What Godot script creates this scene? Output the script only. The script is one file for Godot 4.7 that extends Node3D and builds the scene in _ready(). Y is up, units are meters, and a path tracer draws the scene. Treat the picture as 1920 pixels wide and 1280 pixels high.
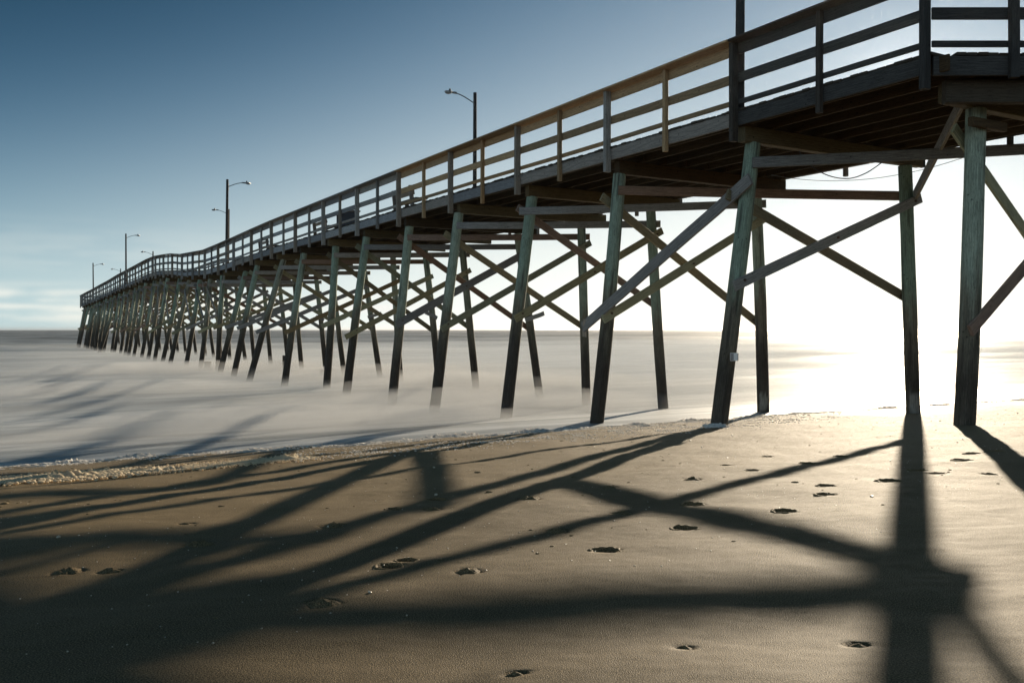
extends Node3D
# A weathered timber fishing pier running out to sea from a sandy beach, low sun behind it.
# World: y = 0 is mean sea level, the camera looks towards -z from the beach. The pier has its own frame:
# x = across the pier (0 = near row of piles, about 4 = far row), -z = seaward, y = height.

const CAM := 2.30
const STEP := 3.656            # distance between pile bents
const CAP_LOW := 5.546         # underside of the cap beams
const CAP_TOP := 5.821
const RIM_TOP := 6.056
const DECK_TOP := 6.10
const EDGE := -0.35            # near edge of the deck
const FAR_EDGE := 4.58
const LAST := 35

var rng := RandomNumberGenerator.new()
var n1 := FastNoiseLite.new()
var n2 := FastNoiseLite.new()
var pier: Node3D
var used := {}
var M := {}
var frame := Transform3D(Basis(Vector3.UP, deg_to_rad(30.26)), Vector3(4.197, 0, -15.66))
var sun_to := Vector3(0.4387, 0.2625, -1.0).normalized()

const NEAR_BASE := [-0.79, -0.74, -0.82, -0.96, -0.65, -0.79, -0.32, -0.89, -1.38, -1.24, -1.10, -0.45, -0.71, -0.87, -1.19, -1.08, -1.02, -0.97, -0.92]
const NEAR_TOP := [0.02, -0.12, -0.02, -0.18, -0.07, -0.10, 0.05, -0.07, 0.11, -0.14, 0.20, -0.2]
const FAR_BASE := [4.41, 4.01, 4.09, 4.13, 4.75, 4.27, 4.43, 4.29, 4.82, 4.30]
const FAR_TOP := [4.16, 3.80, 3.67, 3.97, 3.88, 3.65, 3.83, 3.96, 3.95, 3.6]


# ---------------------------------------------------------------- small helpers
func lin(r: float, g: float, b: float) -> Color:
	return Color(r, g, b).linear_to_srgb()

func numbered(called: String) -> String:
	var k: int = used.get(called, 0)
	used[called] = k + 1
	return called if k == 0 else "%s_%03d" % [called, k]

func thing(called: String, label: String, category: String, at := Transform3D.IDENTITY, group := "") -> Node3D:
	var o := Node3D.new()
	o.name = numbered(called)
	add_child(o)
	o.transform = at
	tag(o, label, category, group)
	return o

func tag(o: Node, label: String, category: String, group := "", kind := "") -> void:
	if label: o.set_meta("label", label)
	if category: o.set_meta("category", category)
	if group: o.set_meta("group", group)
	if kind: o.set_meta("kind", kind)

func put(called: String, mesh: Mesh, mat: Material, parent: Node, at := Transform3D.IDENTITY) -> MeshInstance3D:
	var o := MeshInstance3D.new()
	o.mesh = mesh
	o.material_override = mat
	o.transform = at
	o.name = numbered(called) if parent == self else called
	parent.add_child(o, true)
	return o

func make_mesh(v: PackedVector3Array, n: PackedVector3Array, uv: PackedVector2Array, ix: PackedInt32Array, col := PackedColorArray()) -> ArrayMesh:
	# wind every face to the side its normals point to
	var tris := ix.size() / 3
	var agree := 0
	if tris > 20000:
		for k in 400:
			var q := int(k * float(tris) / 400.0) * 3
			var f := (v[ix[q + 2]] - v[ix[q]]).cross(v[ix[q + 1]] - v[ix[q]])
			agree += 1 if f.dot(n[ix[q]]) >= 0.0 else -1
	if tris <= 20000 or agree < 0:
		for k in tris:
			var q := k * 3
			if tris <= 20000:
				var f := (v[ix[q + 2]] - v[ix[q]]).cross(v[ix[q + 1]] - v[ix[q]])
				if f.dot(n[ix[q]] + n[ix[q + 1]] + n[ix[q + 2]]) >= 0.0: continue
			var t := ix[q + 1]
			ix[q + 1] = ix[q + 2]
			ix[q + 2] = t
	var a := []
	a.resize(Mesh.ARRAY_MAX)
	a[Mesh.ARRAY_VERTEX] = v
	a[Mesh.ARRAY_NORMAL] = n
	if uv.size(): a[Mesh.ARRAY_TEX_UV] = uv
	if col.size(): a[Mesh.ARRAY_COLOR] = col
	a[Mesh.ARRAY_INDEX] = ix
	var m := ArrayMesh.new()
	m.add_surface_from_arrays(Mesh.PRIMITIVE_TRIANGLES, a)
	return m

# a sawn board along x with chamfered edges, a slight bow and rough-cut ends
func board_mesh(length: float, width: float, thick: float, bow := 0.0, rough := 0.0, segs := 3) -> ArrayMesh:
	var v := PackedVector3Array()
	var n := PackedVector3Array()
	var uv := PackedVector2Array()
	var ix := PackedInt32Array()
	var hw := width * 0.5
	var ht := thick * 0.5
	var c := minf(0.008, minf(hw, ht) * 0.3)
	var ring := [Vector2(hw - c, ht), Vector2(hw, ht - c), Vector2(hw, -ht + c), Vector2(hw - c, -ht), Vector2(-hw + c, -ht), Vector2(-hw, -ht + c), Vector2(-hw, ht - c), Vector2(-hw + c, ht)]
	var u0 := rng.randf()
	var v0 := rng.randf()
	var wob := []
	for i in segs + 1:
		wob.append(Vector2(rng.randf_range(-rough, rough), rng.randf_range(-rough, rough)))
	var along := 0.0
	for k in 8:
		var p: Vector2 = ring[k]
		var q: Vector2 = ring[(k + 1) % 8]
		var e := (q - p)
		var nn := Vector3(0, -e.y, e.x).normalized()
		nn = Vector3(0, nn.y, nn.z)
		if nn.y * (p.x + q.x) + nn.z * (p.y + q.y) < 0.0: nn = -nn
		var l := e.length()
		var first := v.size()
		for i in segs + 1:
			var t := float(i) / segs
			var x := (t - 0.5) * length
			var b := bow * (1.0 - pow(2.0 * t - 1.0, 2.0))
			var w: Vector2 = wob[i]
			v.append(Vector3(x, p.x + b + w.x, p.y + w.y)); n.append(nn); uv.append(Vector2(u0 + x / 2.2, v0 + along / 0.55))
			v.append(Vector3(x, q.x + b + w.x, q.y + w.y)); n.append(nn); uv.append(Vector2(u0 + x / 2.2, v0 + (along + l) / 0.55))
		for i in segs:
			var a := first + i * 2
			ix.append_array([a, a + 1, a + 2, a + 1, a + 3, a + 2])
		along += l
	for side in [0, 1]:
		var first := v.size()
		var x: float = (side - 0.5) * length
		var w: Vector2 = wob[segs * side]
		for k in 8:
			var p: Vector2 = ring[k]
			v.append(Vector3(x, p.x + w.x, p.y + w.y)); n.append(Vector3(side * 2 - 1, 0, 0)); uv.append(Vector2(u0 + p.x / 0.8, v0 + p.y / 0.3))
		for k in range(1, 7):
			ix.append_array([first, first + k + side, first + k + 1 - side])
	return make_mesh(v, n, uv, ix)

# the same wood a little lighter, darker or warmer: no two boards weather alike
func toned(mat: Material) -> Material:
	var pick_ := rng.randi() % 4
	if pick_ == 0: return mat
	var key := "%s_%d" % [mat.resource_name, pick_]
	if not M.has(key):
		var m: StandardMaterial3D = mat.duplicate()
		m.resource_name = key
		var c := m.albedo_color.srgb_to_linear()
		var f: Color = [Color.WHITE, Color(0.72, 0.72, 0.72), Color(1.14, 1.12, 1.08), Color(0.95, 0.84, 0.72)][pick_]
		m.albedo_color = Color(c.r * f.r, c.g * f.g, c.b * f.b).linear_to_srgb()
		M[key] = m
	return M[key]

# a board from a to b whose wide side lies along "wide"
func board(parent: Node, called: String, a: Vector3, b: Vector3, width: float, thick: float, wide: Vector3, mat: Material, bow := 0.0, rough := 0.002, segs := 3) -> MeshInstance3D:
	mat = toned(mat)
	var x := (b - a).normalized()
	var y := (wide - x * wide.dot(x)).normalized()
	var z := x.cross(y)
	return put(called, board_mesh((b - a).length(), width, thick, bow, rough, segs), mat, parent, Transform3D(Basis(x, y, z), (a + b) * 0.5))

# a round tube through points
func tube_mesh(pts: Array, radii: Array, sides := 10, colors := [], capped := true) -> ArrayMesh:
	var v := PackedVector3Array()
	var n := PackedVector3Array()
	var uv := PackedVector2Array()
	var col := PackedColorArray()
	var ix := PackedInt32Array()
	var cnt := pts.size()
	var run := 0.0
	var up := Vector3(0.31, 0.05, 0.95)
	for i in cnt:
		var dir: Vector3 = (pts[mini(i + 1, cnt - 1)] - pts[maxi(i - 1, 0)]).normalized()
		if absf(dir.dot(up)) > 0.9: up = Vector3(0.1, 0.95, 0.3)
		var s := dir.cross(up).normalized()
		var t := s.cross(dir).normalized()
		if i > 0: run += (pts[i] - pts[i - 1]).length()
		for k in sides + 1:
			var a := TAU * k / sides
			var o := s * cos(a) + t * sin(a)
			v.append(pts[i] + o * radii[i]); n.append(o); uv.append(Vector2(run / 2.2, float(k) / sides * 1.6))
			if colors.size(): col.append(colors[i])
	for i in cnt - 1:
		for k in sides:
			var a := i * (sides + 1) + k
			ix.append_array([a, a + 1, a + sides + 1, a + 1, a + sides + 2, a + sides + 1])
	if capped:
		for e in [0, cnt - 1]:
			var first := v.size()
			var dir: Vector3 = (pts[1] - pts[0]).normalized() * -1.0 if e == 0 else (pts[cnt - 1] - pts[cnt - 2]).normalized()
			for k in sides:
				v.append(v[e * (sides + 1) + k]); n.append(dir); uv.append(Vector2(0.3 * cos(TAU * k / sides), 0.3 * sin(TAU * k / sides)))
				if colors.size(): col.append(colors[e])
			for k in range(1, sides - 1):
				if e == 0: ix.append_array([first, first + k + 1, first + k])
				else: ix.append_array([first, first + k, first + k + 1])
	return make_mesh(v, n, uv, ix, col)

func add_box(st: SurfaceTool, at: Transform3D, size: Vector3) -> void:
	var b := BoxMesh.new()
	b.size = size
	st.append_from(b, 0, at)


# ---------------------------------------------------------------- shapes of the place
func drop_of(s: float) -> float:     # how far the sand lies below the camera, by distance towards the sea
	var ss := [-400.0, -30.0, 0.0, 2.56, 6.3, 9.0, 11.4, 13.0, 14.4, 16.0, 20.0, 26.0, 60.0]
	var dd := [-2.0, -0.2, 0.93, 1.07, 1.275, 1.46, 1.65, 1.775, 1.92, 2.12, 2.6, 3.2, 4.4]
	for i in ss.size() - 1:
		if s < ss[i + 1]:
			var t: float = (s - ss[i]) / (ss[i + 1] - ss[i])
			var m0: float = (dd[i + 1] - dd[maxi(i - 1, 0)]) / (ss[i + 1] - ss[maxi(i - 1, 0)])
			var m1: float = (dd[mini(i + 2, 12)] - dd[i]) / (ss[mini(i + 2, 12)] - ss[i])
			var h: float = ss[i + 1] - ss[i]
			var t2 := t * t
			var t3 := t2 * t
			return (2 * t3 - 3 * t2 + 1) * dd[i] + (t3 - 2 * t2 + t) * h * m0 + (3 * t2 - 2 * t3) * dd[i + 1] + (t3 - t2) * h * m1
	return 4.4

func shore(w: float) -> float:       # where the wash ends
	return 14.45 - 0.00195 * clampf(w, 0, 40) * clampf(w, 0, 40) + 0.30 * n1.get_noise_1d(w * 9.0) + 0.10 * n1.get_noise_1d(w * 40.0 + 500.0)

func ws(w: float, s: float, y: float) -> Vector3:      # (across, seaward) measured from the camera's foot -> world
	return Vector3(w * 0.8638 - s * 0.5039, y, -(w * 0.5039 + s * 0.8638))

func sand_y(w: float, s: float) -> float:
	return CAM - drop_of(s) + 0.03 * n1.get_noise_2d(w * 8.0, s * 8.0) + 0.005 * n1.get_noise_2d(w * 40.0 + 90.0, s * 60.0)

func rise(k: float) -> float:        # the old deck is not level: it dips, then humps
	var ks := [-6.0, 0.0, 4.0, 8.0, 10.9, 11.9, 13.7, 15.3, 16.8, 18.2, 20.0, 22.3, 26.7, 31.0, 36.5]
	var vs := [0.0, 0.0, 0.0, -0.05, -0.2, -0.24, 0.0, 0.42, 0.70, 0.73, 0.63, 0.53, 0.24, 0.0, -0.25]
	for i in ks.size() - 1:
		if k <= ks[i + 1]:
			var t: float = clampf((k - ks[i]) / (ks[i + 1] - ks[i]), 0.0, 1.0)
			return lerpf(vs[i], vs[i + 1], smoothstep(0.0, 1.0, t) * 0.5 + t * 0.5)
	return -0.25

func at_k(k: float, x: float, y: float) -> Vector3:   # a point of the pier's frame at bent k, y as if the deck were level
	return Vector3(x, y + rise(k), -k * STEP)

func pick(arr: Array, k: int, otherwise: float) -> float:
	return arr[k] if k >= 0 and k < arr.size() else otherwise

var pile_ends := {}
func pile_at(k: int, side: int, y: float) -> Vector3:  # the axis of a pile at height y
	var e: Array = pile_ends[Vector2i(k, side)]
	var t: float = (y - e[0].y) / (e[1].y - e[0].y)
	return e[0].lerp(e[1], t)


# ---------------------------------------------------------------- materials
func grain_image(size: int, seed_: int, knots: int) -> Image:
	var a := FastNoiseLite.new()
	a.seed = seed_
	a.noise_type = FastNoiseLite.TYPE_SIMPLEX_SMOOTH
	a.frequency = 1.0
	a.fractal_octaves = 2
	var r := RandomNumberGenerator.new()
	r.seed = seed_
	var kn := []
	for i in knots:
		kn.append(Vector3(r.randf(), r.randf(), r.randf_range(0.010, 0.022)))
	var bytes := PackedByteArray()
	bytes.resize(size * size)
	for y in size:
		var v := float(y) / size
		var cv := cos(TAU * v) * 2.2
		var sv := sin(TAU * v) * 2.2
		for x in size:
			var u := float(x) / size
			# wraps in v by walking on a circle; u is long and slow
			var uu := absf(u - 0.5) * 2.0
			var g := a.get_noise_3d(cv * 3.6, sv * 3.6, uu * 2.4)
			var f := a.get_noise_3d(cv * 11.0 + 40.0, sv * 11.0, uu * 5.0)
			var h := 0.74 + 0.17 * g + 0.13 * f
			var crack := a.get_noise_3d(cv * 6.0 - 77.0, sv * 6.0, uu * 1.6 + 9.0)
			if absf(crack) < 0.045: h -= 0.46 * (1.0 - absf(crack) / 0.045)
			for q in kn:
				var d := Vector2((u - q.x) * 4.0, absf(v - q.y)).length()
				if d < q.z * 2.0: h -= 0.42 * (1.0 - d / (q.z * 2.0))
			bytes[y * size + x] = clampi(int(h * 255.0), 20, 255)
	return Image.create_from_data(size, size, false, Image.FORMAT_L8, bytes)

func tex(im: Image) -> ImageTexture:
	return ImageTexture.create_from_image(im)

func wood(called: String, c: Color, t: Texture2D, rough := 0.82, bump := 0.5) -> StandardMaterial3D:
	var m := StandardMaterial3D.new()
	m.resource_name = called
	m.albedo_color = c
	m.albedo_texture = t
	m.roughness = rough
	m.metallic_specular = 0.35
	m.heightmap_enabled = true
	m.heightmap_texture = t
	m.heightmap_scale = bump
	M[called] = m
	return m

func plain(called: String, c: Color, rough: float, metal := 0.0) -> StandardMaterial3D:
	var m := StandardMaterial3D.new()
	m.resource_name = called
	m.albedo_color = c
	m.roughness = rough
	m.metallic = metal
	M[called] = m
	return m

func noise_tex(size: int, freq: float, oct: int, seed_: int, ramp: Gradient = null) -> NoiseTexture2D:
	var f := FastNoiseLite.new()
	f.seed = seed_
	f.frequency = freq
	f.fractal_octaves = oct
	f.noise_type = FastNoiseLite.TYPE_SIMPLEX_SMOOTH
	var t := NoiseTexture2D.new()
	t.width = size
	t.height = size
	t.seamless = true
	t.noise = f
	if ramp: t.color_ramp = ramp
	return t

func ramp_of(a: Color, b: Color, lo := 0.0, hi := 1.0) -> Gradient:
	var g := Gradient.new()
	g.offsets = PackedFloat32Array([lo, hi])
	g.colors = PackedColorArray([a, b])
	return g

func make_materials() -> void:
	var g1 := tex(grain_image(384, 11, 5))
	var g2 := tex(grain_image(384, 29, 9))
	wood("weathered_grey", lin(0.46, 0.45, 0.43), g1)
	wood("weathered_blue_grey", lin(0.52, 0.53, 0.55), g2)
	wood("new_tan", lin(0.66, 0.46, 0.26), g2, 0.7, 0.25)
	wood("treated_green", lin(0.54, 0.53, 0.35), g1, 0.75, 0.35)
	wood("olive_brown", lin(0.44, 0.36, 0.22), g2, 0.75, 0.35)
	wood("red_brown", lin(0.40, 0.28, 0.22), g1)
	wood("joist_brown", lin(0.15, 0.11, 0.065), g2)
	wood("deck_dark", lin(0.11, 0.09, 0.068), g1, 0.9)
	wood("bleached", lin(0.64, 0.60, 0.56), g1, 0.85, 0.8)
	wood("cap_brown", lin(0.24, 0.19, 0.105), g2)
	wood("dark_grey", lin(0.12, 0.115, 0.11), g1)
	wood("pole_dark", lin(0.085, 0.08, 0.078), g2)
	var p := wood("pile", Color.WHITE, g1, 0.8, 0.7)
	p.vertex_color_use_as_albedo = true
	plain("galvanised", lin(0.20, 0.21, 0.22), 0.55, 0.3)
	plain("rust", lin(0.10, 0.06, 0.04), 0.8, 0.3)
	plain("white_plate", lin(0.72, 0.72, 0.70), 0.5)
	plain("grey_plate", lin(0.25, 0.25, 0.25), 0.5)
	plain("rubber", lin(0.03, 0.03, 0.032), 0.7)
	plain("bin_dark", lin(0.06, 0.065, 0.08), 0.6)
	plain("lens_glass", lin(0.25, 0.25, 0.24), 0.4)
	# damp beach sand: fine grain with lighter and darker flecks, drawn in the world so that it never repeats along an object
	var sand := plain("sand", Color.WHITE, 0.72)
	sand.albedo_texture = noise_tex(1024, 0.13, 3, 5, ramp_of(lin(0.055, 0.040, 0.021), lin(0.36, 0.268, 0.150), 0.28, 0.74))
	sand.metallic_specular = 0.22
	sand.vertex_color_use_as_albedo = true
	sand.uv1_triplanar = true
	sand.uv1_world_triplanar = true
	sand.uv1_scale = Vector3(0.9, 0.9, 0.9)
	sand.heightmap_enabled = true
	sand.heightmap_texture = noise_tex(1024, 0.22, 2, 8)
	sand.heightmap_scale = 0.4
	var foam := plain("foam", lin(0.93, 0.91, 0.88), 0.7)
	foam.backlight_enabled = true
	foam.backlight = Color(1.0, 0.98, 0.95)
	var foam_old := plain("foam_old", lin(0.74, 0.64, 0.46), 0.75)
	foam_old.backlight_enabled = true
	foam_old.backlight = Color(0.85, 0.76, 0.6)
	# the sea, smoothed by a long exposure: pale foam drawn out in streaks along the shore over grey-green water
	var sea := plain("sea", Color.WHITE, 0.52)
	sea.albedo_texture = tex(streak_image(768, 512))
	sea.vertex_color_use_as_albedo = true
	sea.metallic_specular = 0.5
	var open := plain("open_sea", lin(0.95, 0.97, 1.0), 0.6)
	open.albedo_texture = sea.albedo_texture
	open.vertex_color_use_as_albedo = true
	open.metallic_specular = 0.16
	var film := plain("wet_film", lin(0.40, 0.36, 0.30), 0.42)
	film.transparency = BaseMaterial3D.TRANSPARENCY_ALPHA
	film.vertex_color_use_as_albedo = true
	film.metallic_specular = 0.5

func streak_image(w: int, h: int) -> Image:
	var a := FastNoiseLite.new()
	a.seed = 77
	a.frequency = 1.0
	a.fractal_octaves = 4
	a.fractal_gain = 0.6
	var im := Image.create(w, h, false, Image.FORMAT_RGB8)
	var lo := Color(0.07, 0.10, 0.125)
	var hi := Color(0.53, 0.55, 0.57)
	for y in h:
		var v := float(y) / h
		for x in w:
			var u := TAU * x / w
			var vv := absf(v - 0.5) * 2.0
			var g := a.get_noise_3d(cos(u) * 0.55, sin(u) * 0.55, vv * 9.0)
			var f := a.get_noise_3d(cos(u) * 1.5 + 30.0, sin(u) * 1.5, vv * 26.0)
			var t := clampf(0.46 + 0.95 * g + 0.8 * f, 0.0, 1.0)
			im.set_pixel(x, y, lo.lerp(hi, t).linear_to_srgb())
	return im


# ---------------------------------------------------------------- sky
func sky_panorama(w: int, h: int) -> Image:
	var cl := FastNoiseLite.new()
	cl.seed = 3
	cl.frequency = 1.0
	cl.fractal_octaves = 5
	var data := PackedFloat32Array()
	data.resize(w * h * 3)
	var sun_az := atan2(sun_to.x, -sun_to.z)
	for y in h:
		var el := PI * 0.5 - PI * (y + 0.5) / h
		var e_deg := rad_to_deg(el)
		for x in w:
			var at := (y * w + x) * 3
			if e_deg < -1.0:
				data[at] = 0.16; data[at + 1] = 0.17; data[at + 2] = 0.17
				continue
			var az := TAU * (x + 0.5) / w
			var a := rad_to_deg(absf(wrapf(az - sun_az, -PI, PI)))
			var ed := maxf(e_deg, 0.0)
			var near := exp(-pow(a / 50.0, 2.0))
			var back := smoothstep(70.0, 150.0, a)  # sky opposite the sun, brightened as added fill for the shaded piles
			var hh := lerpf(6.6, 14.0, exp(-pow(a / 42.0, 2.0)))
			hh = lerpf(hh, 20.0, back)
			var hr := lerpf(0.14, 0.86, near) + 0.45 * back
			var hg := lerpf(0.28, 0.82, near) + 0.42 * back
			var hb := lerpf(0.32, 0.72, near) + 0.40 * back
			var r := 0.010 + hr * exp(-pow(ed / hh, 1.6))
			var g := 0.034 + hg * exp(-pow(ed / (hh * 1.14), 1.6))
			var b := 0.050 + hb * exp(-pow(ed / (hh * 1.38), 1.6))
			var dir := Vector3(sin(az) * cos(el), sin(el), -cos(az) * cos(el))
			var ang := rad_to_deg(dir.angle_to(sun_to))
			var glow := 0.55 * exp(-ang / 1.6) + 0.17 * exp(-ang / 7.0)
			r += glow; g += glow * 0.95; b += glow * 0.88
			# thin low cloud banks out at sea
			var bank := smoothstep(0.0, 0.9, ed) * (1.0 - smoothstep(1.7, 3.0, ed))
			var wisp := smoothstep(2.6, 4.0, ed) * (1.0 - smoothstep(4.5, 7.0, ed)) * 0.14
			if bank + wisp > 0.0:
				var n := cl.get_noise_3d(dir.x * 7.0, ed * 1.5, dir.z * 7.0)
				var c := smoothstep(-0.32, 0.22, n) * (bank * 0.9 + wisp)
				r = lerpf(r, maxf(r, 0.66), c); g = lerpf(g, maxf(g, 0.66), c); b = lerpf(b, maxf(b, 0.60), c)
			data[at] = r * 0.9; data[at + 1] = g * 0.9; data[at + 2] = b * 0.9
	return Image.create_from_data(w, h, false, Image.FORMAT_RGBF, data.to_byte_array())


func _ready() -> void:
	rng.seed = 20240
	n1.seed = 4
	n1.frequency = 0.05
	n1.fractal_octaves = 3
	n2.seed = 9
	n2.frequency = 1.0
	n2.fractal_octaves = 2
	# camera
	var cam := Camera3D.new()
	cam.name = "camera"
	cam.projection = Camera3D.PROJECTION_FRUSTUM
	cam.near = 0.1
	cam.far = 9000.0
	cam.size = 0.1 * 682.0 / 896.0
	cam.frustum_offset = Vector2(0, -0.1 * 22.0 / 1680.0)
	cam.position = Vector3(0, CAM, 0)
	add_child(cam)
	cam.current = true
	# sky, haze and exposure
	var env := Environment.new()
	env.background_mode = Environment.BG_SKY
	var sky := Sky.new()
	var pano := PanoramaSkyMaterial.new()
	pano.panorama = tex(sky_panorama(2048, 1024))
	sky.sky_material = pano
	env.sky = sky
	env.tonemap_mode = Environment.TONE_MAPPER_LINEAR
	env.tonemap_exposure = 1.6
	env.sdfgi_enabled = true
	env.ssao_enabled = true
	env.ssil_enabled = true
	env.volumetric_fog_enabled = true
	env.volumetric_fog_density = 0.00008
	env.volumetric_fog_albedo = Color(0.97, 0.97, 0.98)
	env.volumetric_fog_anisotropy = 0.8
	var we := WorldEnvironment.new()
	we.name = "world_environment"
	we.environment = env
	add_child(we)
	# sun
	var sun := DirectionalLight3D.new()
	sun.name = "sun"
	sun.light_energy = 1.6
	sun.light_color = Color(1.0, 0.93, 0.82)
	sun.light_angular_distance = 0.53
	sun.shadow_enabled = true
	add_child(sun)
	sun.look_at_from_position(sun_to * 50.0, Vector3.ZERO)
	make_materials()
	build_beach()
	build_sea()
	build_pier()
	build_lamps()
	build_deck_things()
	build_stumps()
	build_foam()
	build_mist()
	build_footprints()
	build_scraps()


# ---------------------------------------------------------------- ground and water
func axis(parts: Array) -> PackedFloat32Array:    # [from, to, step] runs joined
	var out := PackedFloat32Array()
	for p in parts:
		var x: float = p[0]
		while x < p[1] - p[2] * 0.5:
			out.append(x)
			x += p[2]
	out.append(parts[-1][1])
	return out

func grid_mesh(ws_: PackedFloat32Array, ss: PackedFloat32Array, hs: PackedFloat32Array, cols := PackedColorArray(), uvs := PackedVector2Array()) -> ArrayMesh:
	var nw := ws_.size()
	var ns := ss.size()
	var v := PackedVector3Array()
	var n := PackedVector3Array()
	var ix := PackedInt32Array()
	v.resize(nw * ns)
	n.resize(nw * ns)
	for j in ns:
		for i in nw:
			var at := j * nw + i
			v[at] = ws(ws_[i], ss[j], hs[at])
			var i0 := maxi(i - 1, 0)
			var i1 := mini(i + 1, nw - 1)
			var j0 := maxi(j - 1, 0)
			var j1 := mini(j + 1, ns - 1)
			var dw := (hs[j * nw + i1] - hs[j * nw + i0]) / (ws_[i1] - ws_[i0])
			var ds := (hs[j1 * nw + i] - hs[j0 * nw + i]) / (ss[j1] - ss[j0])
			n[at] = ws(-dw, -ds, 1.0).normalized()
	ix.resize((nw - 1) * (ns - 1) * 6)
	var q := 0
	for j in ns - 1:
		for i in nw - 1:
			var a := j * nw + i
			ix[q] = a; ix[q + 1] = a + nw; ix[q + 2] = a + 1
			ix[q + 3] = a + 1; ix[q + 4] = a + nw; ix[q + 5] = a + nw + 1
			q += 6
	return make_mesh(v, n, uvs, ix, cols)

func print_list() -> Array:   # x, z ahead of the camera, size, kind (0 trodden pit, 1 kicked-up heap), label
	return [
		[0.48, 4.59, 0.053, 0, "deep dark print in open sand left of the shadow cross's lower arm"],
		[1.00, 5.18, 0.053, 0, "dark print just below the crossing of the two brace shadows"],
		[1.71, 5.62, 0.053, 0, "round dark print above the shadow of the rising brace, midway to the big pile shadow"],
		[2.19, 6.26, 0.049, 0, "lower print of the close pair left of the far pile's shadow"],
		[2.36, 6.74, 0.046, 0, "upper print of the close pair left of the far pile's shadow"],
		[2.90, 6.88, 0.062, 0, "large print touching the left edge of the far pile's shadow"],
		[4.10, 8.14, 0.063, 0, "large oval print between the two right-hand pile shadows"],
		[4.52, 8.81, 0.051, 0, "small print above the large oval one, beside the right-hand pile shadow"],
		[3.45, 7.60, 0.054, 0, "print lying inside the far pile's shadow near the pile"],
		[1.49, 7.41, 0.056, 1, "kicked-up heap alone in the bright sand below the wet line"],
		[0.77, 7.05, 0.056, 1, "small crumbly heap above the start of the falling brace shadow"],
		[0.72, 5.83, 0.050, 1, "crumbly heap left of the shadow crossing"],
		[0.26, 5.23, 0.050, 1, "low heap beside the long rising shadow, left of centre sand"],
		[1.24, 6.13, 0.054, 0, "print half hidden in the crossing of the brace shadows"],
		[3.33, 9.05, 0.052, 0, "print on the thin brace shadow, right one of two"],
		[2.78, 8.40, 0.052, 0, "print on the thin brace shadow, left one of two"],
		[2.00, 8.37, 0.035, 0, "tiny print near the wet line, left one of two tiny ones"],
		[2.13, 7.93, 0.043, 0, "small flat print below the tiny ones in bright sand"],
		[2.62, 9.19, 0.035, 0, "tiny print near the wet line, right one of two tiny ones"],
		[0.13, 6.47, 0.064, 1, "broad heap in the shadow band below the middle piles"],
		[-0.54, 6.09, 0.051, 1, "pointed heap below the dark shadow knot left of centre"],
		[-0.20, 4.19, 0.049, 1, "heap just above the widest lower shadow, left of the photo's middle"],
		[-0.60, 4.39, 0.045, 0, "lower print of the pair in the lit strip left of centre"],
		[-0.53, 4.51, 0.037, 0, "upper print of the pair in the lit strip left of centre"],
		[-1.11, 5.55, 0.064, 1, "heap on the edge of the deck's big shadow"],
		[-1.76, 5.06, 0.064, 1, "large heap at the tip of the left shadow fork"],
		[-2.11, 5.80, 0.039, 1, "small pointed heap in lit sand above the left shadow fork"],
		[-2.22, 4.48, 0.059, 1, "leftmost heap, in lit sand by the left edge"],
		[-1.99, 4.43, 0.046, 1, "smaller heap right of the leftmost one"],
		[-0.78, 3.69, 0.057, 1, "heap lost in the dark deck shadow near the bottom"],
		[0.01, 2.82, 0.022, 1, "kicked-up scuff at the bottom edge of the sand, centre"],
		[0.58, 3.01, 0.024, 1, "scuff in the near sand right of centre, beside drag marks"],
		[1.16, 3.00, 0.022, 1, "scuff in the near sand by the wide pile shadow"],
		[-0.55, 6.60, 0.052, 0, "flat print inside the dark shadow knot left of centre"],
		[-0.81, 6.17, 0.043, 0, "flat print on the shadow left of the pointed heap"],
		[3.86, 7.26, 0.041, 0, "right scuff of two between the right-hand pile shadows"],
		[3.47, 7.32, 0.042, 0, "left scuff of two beside the far pile's shadow"],
		[4.81, 8.90, 0.055, 0, "print inside the rightmost pile's shadow"],
	]

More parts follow.
